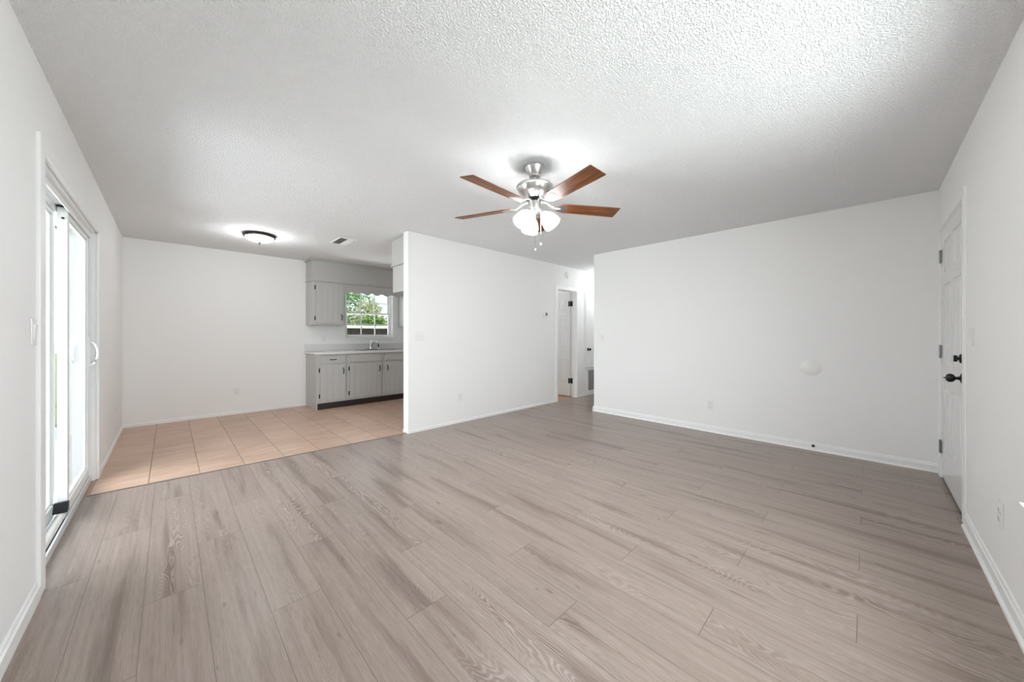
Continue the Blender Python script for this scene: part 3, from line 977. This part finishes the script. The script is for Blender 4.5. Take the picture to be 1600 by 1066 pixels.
wall_cabinet('grey wall cabinet hanging beside the kitchen window, one grooved door', CB0, 2.175, 1.352, [(1.705, 2.140, 'l')])
wall_cabinet('grey wall cabinet hanging on the sink wall, partly behind the white partition', 3.285, 4.299, 1.352, [(3.32, 3.77, 'l'), (3.80, 4.26, 'r')])
wall_cabinet('short grey wall cabinet hanging over the kitchen side of the white partition', 2.070, 3.10, 1.735, [(2.10, 2.57, 'l'), (2.60, 3.07, 'r')], y0=YMB + 0.001, y1=4.318, face='+y')

# scalloped valance between the wall cabinets
vx0, vx1 = 2.176, 3.284
pts = [(vx0, SOF - 0.009)]
n = 6; p = (vx1 - vx0) / n
low = []
for i in range(n):
    for k in range(8):
        t = k / 8
        low.append((vx0 + p * (i + t), 1.905 + 0.017 * (1 - math.cos(2 * PI * t))))
low.append((vx1, 1.905))
mb = MB()
top = [(x, SOF - 0.009) for x, z in low]
va = [[mb.bm.verts.new((x, y, z)) for x, z in row] for y in (YU + 0.002, YU + 0.018) for row in (top, low)]
for i in range(len(low) - 1):
    mb.bm.faces.new((va[0][i], va[0][i + 1], va[1][i + 1], va[1][i])); mb.bm.faces.new((va[2][i], va[3][i], va[3][i + 1], va[2][i + 1]))
    mb.bm.faces.new((va[1][i], va[1][i + 1], va[3][i + 1], va[3][i])); mb.bm.faces.new((va[0][i], va[2][i], va[2][i + 1], va[0][i + 1]))
v = mb.build('window_valance', M_GREY)
origin(v, (vx0, YU, 1.93))
tag(v, 'grey scalloped wooden valance above the kitchen window', 'valance')

# ------------------------------------------------------------------ wall plates
FX, FYP, FYM, FXM = PI / 2, PI, 0.0, -PI / 2      # facing +x, +y, -y, -x


def outlet(label, loc, rz):
    r = thing('wall_outlet', label, 'outlet', loc, rz)
    MB().box(-0.036, 0.036, -0.006, 0.0, -0.058, 0.058).build('cover_plate', M_PLATE, r, bevel=0.003, world=False)
    for s in (-1, 1):
        mb = MB()
        mb.lathe([(0.0165, 0), (0.0165, 0.003)], 20, Matrix.Translation((0, -0.0055, s * 0.0205)) @ Matrix.Rotation(PI / 2, 4, 'X'))
        rc = mb.build('receptacle', M_PLATE, r, world=False)
        mb = MB()
        for q in (-1, 1): mb.box(q * 0.0063 - 0.0012, q * 0.0063 + 0.0012, -0.0090, -0.0084, s * 0.0205 - 0.003, s * 0.0205 + 0.006)
        mb.box(-0.002, 0.002, -0.0090, -0.0084, s * 0.0205 - 0.011, s * 0.0205 - 0.007)
        mb.build('slots', M_SLOT, rc, world=False)
    return r


def switch(label, loc, rz, gangs=1, rocker=False, name='light_switch'):
    r = thing(name, label, 'light switch', loc, rz)
    w = 0.036 + (gangs - 1) * 0.023
    MB().box(-w, w, -0.006, 0.0, -0.058, 0.058).build('cover_plate', M_PLATE, r, bevel=0.003, world=False)
    for gi in range(gangs):
        x = (gi - (gangs - 1) / 2) * 0.046
        if rocker:
            MB().frustum([(x - .0165, -.005, -.033), (x + .0165, -.005, -.033), (x + .0165, -.005, .033), (x - .0165, -.005, .033)],
                         [(x - .0155, -.008, -.031), (x + .0155, -.008, -.031), (x + .0155, -.012, .031), (x - .0155, -.012, .031)]).build('rocker', M_PLATE, r, world=False)
        else:
            MB().frustum([(x - .0055, -.005, -.012), (x + .0055, -.005, -.012), (x + .0055, -.005, .012), (x - .0055, -.005, .012)],
                         [(x - .004, -.016, -.001), (x + .004, -.016, -.001), (x + .004, -.017, .008), (x - .004, -.017, .008)]).build('toggle', M_PLATE, r, world=False)
    return r


outlet('white outlet low on the bare kitchen end wall', (0.722, YK, 0.346), FYM)
outlet('white outlet above the backsplash below the kitchen wall cabinet', (1.925, YK, 1.135), FYM)
outlet('white outlet low on the white partition between kitchen and hallway', (2.814, YM, 0.351), FYM)
outlet('white outlet low on the long back wall, below the round cover plate', (XB, 1.351, 0.329), FXM)
outlet('white outlet low on the front door wall, near the window sill', (2.727, YR, 0.366), FYP)
outlet('white painted-over outlet on the short wall past the sliding door', (XL, 5.75, 0.37), FX)
switch('double white light switch on the kitchen end of the partition', (2.196, YM, 1.177), FYM, 2)
switch('single white light switch beside the hallway opening', (XB, 2.845, 1.155), FXM)
switch('white rocker switch beside the front door', (3.371, YR, 1.184), FYP, 1, True)
switch('white rocker light switch beside the sliding door casing', (XL, 2.560, 1.203), FX, 1, True)

th = thing('thermostat', 'small white thermostat with grey screen beside the hall door', 'thermostat', (4.585, YM, 1.535))
MB().box(4.535, 4.635, YM - 0.024, YM - 0.0005, 1.49, 1.58).build('housing', M_PLATE, th, bevel=0.005)
MB().box(4.580, 4.628, YM - 0.0252, YM - 0.0235, 1.515, 1.568).build('screen', M_LCD, th)
sd = thing('smoke_detector', 'round white smoke detector on the wall above the hall door', 'smoke detector', (5.217, YM, 2.289))
MRX = Matrix.Rotation(PI / 2, 4, 'X')
MB().lathe([(0.062, 0), (0.062, 0.012), (0.055, 0.026), (0.046, 0.030)], 32, Matrix.Translation((5.217, YM - 0.0005, 2.289)) @ MRX).build('base', M_PLATE, sd, smooth=True)
MB().lathe([(0.040, 0.028), (0.038, 0.038), (0.020, 0.041), (0, 0.041)], 32, Matrix.Translation((5.217, YM - 0.0005, 2.289)) @ MRX).build('cover', M_PLATE, sd, smooth=True)
MXM = Matrix.Rotation(-PI / 2, 4, 'Y')
cp = MB().lathe([(0.085, 0), (0.085, 0.003), (0.080, 0.006), (0, 0.0065)], 40, Matrix.Translation((XB - 0.0005, 0.411, 0.852)) @ MXM).build('cover_plate', M_PLATE, smooth=True)
tag(origin(cp, (XB, 0.411, 0.852)), 'blank round white cover plate on the long back wall', 'cover plate')
ds = MB().lathe([(0.013, 0), (0.014, 0.010), (0.010, 0.022), (0, 0.026)], 20, Matrix.Translation((XB - 0.012, 0.391, 0.050)) @ MXM).build('cable_plug', M_BLACK, smooth=True)
tag(origin(ds, (XB, 0.391, 0.050)), 'small black cable plug in the baseboard of the back wall', 'cable plug')

# ------------------------------------------------------------------ ceiling vent and lights
vt = thing('ceiling_vent', 'white slatted air vent in the kitchen ceiling', 'vent', (1.645, 4.895, H))
VX0, VX1, VY0, VY1 = 1.545, 1.765, 4.70, 5.09
mb = MB()
for a, b, c, d in ((VX0, VX0 + .022, VY0, VY1), (VX1 - .022, VX1, VY0, VY1), (VX0 + .022, VX1 - .022, VY0, VY0 + .022), (VX0 + .022, VX1 - .022, VY1 - .022, VY1)):
    mb.box(a, b, c, d, H - 0.010, H - 0.0005)
mb.build('frame', M_TRIM, vt, bevel=0.002)
MB().box(VX0 + .022, VX1 - .022, VY0 + .022, VY1 - .022, H - 0.002, H - 0.0008).build('duct_opening', M_SLOT, vt)
for k in range(7):
    xc = VX0 + 0.040 + k * 0.0235
    s = 1 if k < 4 else -1
    MB().frustum([(xc - .001, VY0 + .022, H - .016), (xc + .001, VY0 + .022, H - .016), (xc + .001, VY1 - .022, H - .016), (xc - .001, VY1 - .022, H - .016)],
                 [(xc - .001 + s * .017, VY0 + .022, H - .003), (xc + .001 + s * .017, VY0 + .022, H - .003), (xc + .001 + s * .017, VY1 - .022, H - .003), (xc - .001 + s * .017, VY1 - .022, H - .003)]).build('slat', M_TRIM, vt)


def dome_light(label, x, y, ring_m, power):
    r = thing('ceiling_light', label, 'ceiling light', (x, y, H))
    Mt = Matrix.Translation((x, y, H))
    MB().lathe([(0.150, -0.0005), (0.168, -0.012), (0.172, -0.022), (0.166, -0.034), (0.150, -0.040), (0.140, -0.030)], 40, Mt).build('rim', ring_m, r, smooth=True)
    prof = [(0.146, -0.036)] + [(0.146 * math.cos(a), -0.036 - 0.062 * math.sin(a)) for a in [PI / 2 * i / 8 for i in range(1, 8)]] + [(0.0, -0.098)]
    MB().lathe(prof, 40, Mt).build('glass_bowl', M_BOWL, r, smooth=True)
    MB().lathe([(0.024, -0.094), (0.024, -0.101), (0.009, -0.104), (0.008, -0.112), (0.011, -0.118), (0.006, -0.126), (0, -0.128)], 20, Mt).build('finial', ring_m, r, smooth=True)
    light('dome_light_glow', 'POINT', (x, y, H - 0.26), (x, y, 0), power, 0.12, color=(.92, .965, 1))
    return r


dome_light('flush dome ceiling light with dark bronze rim over the kitchen tile', 0.800, 5.300, M_BRONZE, 5)
dome_light('flush dome ceiling light in the hallway, mostly behind the back wall', 6.22, 3.44, M_NICKEL, 5)

# ------------------------------------------------------------------ ceiling fan
FXC, FYC = 1.932, 1.729
fan = thing('ceiling_fan', 'brushed nickel ceiling fan with five dark wood blades and three lit glass shades', 'ceiling fan', (FXC, FYC, H))
L0 = dict(world=False, smooth=True)
MB().lathe([(0.071, -0.0005), (0.072, -0.012), (0.068, -0.020), (0.048, -0.060), (0.042, -0.066), (0.042, -0.082), (0.030, -0.088), (0.016, -0.089)], 40).build('canopy', M_NICKEL, fan, **L0)
MB().lathe([(0.0125, -0.07), (0.0125, -0.150)], 24).build('downrod', M_NICKEL, fan, **L0)
MB().lathe([(0.013, -0.143), (0.120, -0.146), (0.133, -0.149), (0.136, -0.154), (0.135, -0.161), (0.128, -0.164), (0.127, -0.168), (0.118, -0.190), (0.100, -0.212), (0.080, -0.228), (0.062, -0.240), (0.050, -0.246), (0.0, -0.246)], 56).build('motor_housing', M_NICKEL, fan, **L0)
MB().lathe([(0.060, -0.2455), (0.060, -0.254), (0.040, -0.258), (0.040, -0.266), (0, -0.266)], 40).build('flywheel', M_BLACK, fan, **L0)
MB().lathe([(0.046, -0.262), (0.051, -0.267), (0.051, -0.318), (0.046, -0.330), (0.028, -0.340), (0.020, -0.352), (0.008, -0.360), (0, -0.362)], 40).build('switch_housing', M_NICKEL, fan, **L0)
BZ = 2.144 - H
for k in range(5):
    az = math.radians(84 + 72 * k) - YAW + math.radians(0)
    az = math.radians(84 + 72 * k - 44.46)
    Rz = Matrix.Rotation(az, 4, 'Z')
    pitch = Matrix.Rotation(math.radians(-12), 4, 'X')
    # arm
    mb = MB()
    mb.tube([(0.045, 0, -0.256), (0.09, 0, -0.262), (0.125, 0, -0.282), (0.165, 0, BZ - 0.007), (0.20, 0, BZ - 0.007)], [.011, .010, .009, .009, .007], 10)
    arm = mb.build('blade_arm', M_NICKEL, fan, **L0)
    mb = MB()
    for sx, r0 in ((1, 0),):
        mb.prism([(0.150, -0.012), (0.185, -0.040), (0.250, -0.034), (0.262, 0.0), (0.250, 0.034), (0.185, 0.040), (0.150, 0.012)], 'z', -0.0055, -0.003)
    bmesh.ops.transform(mb.bm, matrix=Matrix.Translation((0, 0, BZ - 0.0005)) @ pitch, verts=mb.bm.verts)
    plate = mb.build('bracket_plate', M_NICKEL, arm, world=False)
    mb = MB()
    outl = [(0.190, -0.030), (0.205, -0.050), (0.235, -0.056), (0.655, -0.064), (0.662, -0.060), (0.662, 0.060), (0.655, 0.064), (0.235, 0.056), (0.205, 0.050), (0.190, 0.030)]
    mb.prism(outl, 'z', -0.003, 0.003)
    bl = mb.build('blade', M_BLADE, fan, world=False, bevel=0.001)
    bl.matrix_local = Rz @ Matrix.Translation((0, 0, BZ)) @ pitch
    arm.matrix_local = Rz
# light kit
for a0 in (103, 222, 341):
    az = math.radians(a0 - 44.46)
    Rz = Matrix.Rotation(az, 4, 'Z')
    tilt = math.radians(38)
    neck = Vector((0.062, 0, -0.350))
    mb = MB(); mb.tube([(0.030, 0, -0.325), (0.048, 0, -0.330), neck, neck + Vector((0.014, 0, -0.018))], [.010, .010, .016, .020], 14)
    ho = mb.build('lamp_holder', M_NICKEL, fan, **L0)
    ho.matrix_local = Rz
    Ms = Rz @ Matrix.Translation(neck + Vector((0.006, 0, -0.008))) @ Matrix.Rotation(PI - tilt, 4, 'Y')
    Ms = Rz @ Matrix.Translation(neck + Vector((0.006, 0, -0.008))) @ Matrix.Rotation(-tilt, 4, 'Y') @ Matrix.Rotation(PI, 4, 'X')
    prof = [(0.024, 0.0), (0.030, 0.010), (0.044, 0.028), (0.056, 0.055), (0.062, 0.085), (0.064, 0.112)]
    inner = [(r - 0.003, z) for r, z in prof[::-1]]
    mb = MB(); mb.lathe(prof + inner, 32, cap=False)
    sh = mb.build('lamp_shade', M_SHADE, ho, world=False, smooth=True)
    sh.matrix_local = Rz.inverted() @ Ms
    mb = MB(); mb.lathe([(0, 0.010), (0.012, 0.014), (0.014, 0.035), (0.027, 0.060), (0.029, 0.075), (0.022, 0.092), (0, 0.099)], 24)
    bu = mb.build('light_bulb', M_BULB, ho, world=False, smooth=True)
    bu.matrix_local = Rz.inverted() @ Ms
for lat, dep, zb in ((0.004, -0.03, -0.635), (0.045, -0.01, -0.590)):
    x = lat * math.cos(YAW) + dep * math.sin(YAW); y = -lat * math.sin(YAW) + dep * math.cos(YAW)
    mb = MB(); mb.tube([(x, y, -0.335), (x, y, zb + 0.02)], 0.0016, 6)
    pc = mb.build('pull_chain', M_CHROME, fan, world=False)
    mb = MB(); mb.lathe([(0, 0), (0.006, 0.006), (0.005, 0.016), (0.002, 0.024), (0, 0.025)], 12, Matrix.Translation((x, y, zb - 0.002)))
    mb.build('chain_pendant', M_PLATE, pc, world=False, smooth=True)

# ------------------------------------------------------------------ outside
light('hall_room_fill', 'POINT', (5.1, 5.3, 2.0), (5.1, 5.3, 0), 6, 0.15, color=(.93, .97, 1))  # added fill light without a fixture, brightens the open hall door leaf
struct('patio_sky_screen', MB().box(-0.96, XL - T - 0.002, 7.0, 7.15, -0.139, 2.6), M_SKYSCREEN)  # made-up wing wall, blocks the bright sky behind the far door pane
struct('ground', MB().box(-30, 40, -30, 40, -0.32, -0.14), M_GRASS)
struct('patio_slab', MB().box(-6.0, XL - T - 0.002, 0.5, 7.5, -0.139, -0.03), M_CONC)
# dark fence with a pale rail on top beyond the kitchen window
FY = 10.2
fence = thing('garden_fence', 'dark brown board fence with a white top rail outside the kitchen window', 'fence', (4.0, FY, -0.13))
rng = random.Random(4)
mb = MB(); x = -1.0
while x < 9.0:
    mb.box(x, x + 0.142, FY + rng.uniform(0, .008), FY + 0.022, -0.14, 1.36 + rng.uniform(-.01, .01)); x += 0.15
mb.build('boards', M_FENCE, fence)
MB().box(-1.0, 9.0, FY - 0.05, FY + 0.08, 1.375, 1.455).build('top_rail', M_STUCCO, fence, bevel=0.006)
MB().box(-1.0, 9.0, FY - 0.03, FY - 0.001, 1.05, 1.13).build('cross_rail', M_FENCE, fence)
for px in (0.2, 2.6, 5.0, 7.4):
    MB().box(px, px + 0.09, FY + 0.023, FY + 0.115, -0.14, 1.374).build('post', M_FENCE, fence)


def leaves(seed, n, shape, size, aspect=2.4, up=0.0):
    rg = random.Random(seed); mb = MB()
    for i in range(n):
        c = Vector(shape(rg))
        d = Vector((rg.gauss(0, 1), rg.gauss(0, 1), rg.gauss(0, 1) + up)).normalized()
        e = d.cross(Vector((rg.gauss(0, 1), rg.gauss(0, 1), rg.gauss(0, 1)))).normalized()
        L = size * rg.uniform(.6, 1.3); Wd = L / aspect
        pts = (c, c + d * L * .5 + e * Wd * .5, c + d * L, c + d * L * .5 - e * Wd * .5)
        mb.bm.faces.new([mb.bm.verts.new(p) for p in pts])
    return mb


def ell(rx, ry, rz):
    def f(rg):
        v = Vector((rg.gauss(0, 1), rg.gauss(0, 1), rg.gauss(0, 1))).normalized() * rg.uniform(.55, 1) ** .5
        return (v.x * rx, v.y * ry, v.z * rz + rz * 0.95)
    return f


def stem(h, r):
    mb = MB(); mb.tube([(0, 0, 0), (0.03, 0.01, h * .5), (0, 0, h)], [r, r * .8, r * .5], 8)
    return mb


def plant(name, label, cat, loc, fol, m, h, r, group=None):
    t = thing(name, label, cat, loc, 0, group)
    fo = fol.build('foliage', m, t, world=False)
    stem(h, r).build('trunk', M_BARK, t, world=False)
    return t


lab = 'dense green hedge shrub in the two rows behind the garden fence'
sh0 = plant('hedge_shrub', lab, 'shrub', (3.2, 11.1, -0.14), leaves(1, 4200, ell(.66, .52, 1.00), .10), M_LEAF1, 1.2, .05, 'hedge shrubs behind the fence')
for i, (x, y) in enumerate(((4.62, 11.1), (6.04, 11.1), (3.9, 12.4), (5.32, 12.4), (6.74, 12.4))):
    dup(sh0, (x, y, -0.14), i * PI, lab)
labc = 'cream and green leafed shrub rising above the hedge'
cr0 = plant('variegated_shrub', labc, 'shrub', (4.0, 13.75, -0.14), leaves(3, 2300, ell(.60, .60, 1.36), .27, 5, .6), M_LEAF2, 1.6, .05, 'variegated shrubs above the hedge')
dup(cr0, (5.6, 13.75, -0.14), PI, labc)
dup(cr0, (7.2, 13.75, -0.14), 0.0, labc)
labt = 'loose-crowned green tree beyond the hedge outside the kitchen window'
tr0 = plant('garden_tree', labt, 'tree', (5.85, 16.5, -0.14), leaves(5, 4600, ell(1.45, 1.2, 1.8), .22, 2.6), M_LEAF3, 2.6, .1, 'trees beyond the hedge')
dup(tr0, (9.3, 16.9, -0.14), PI, labt)
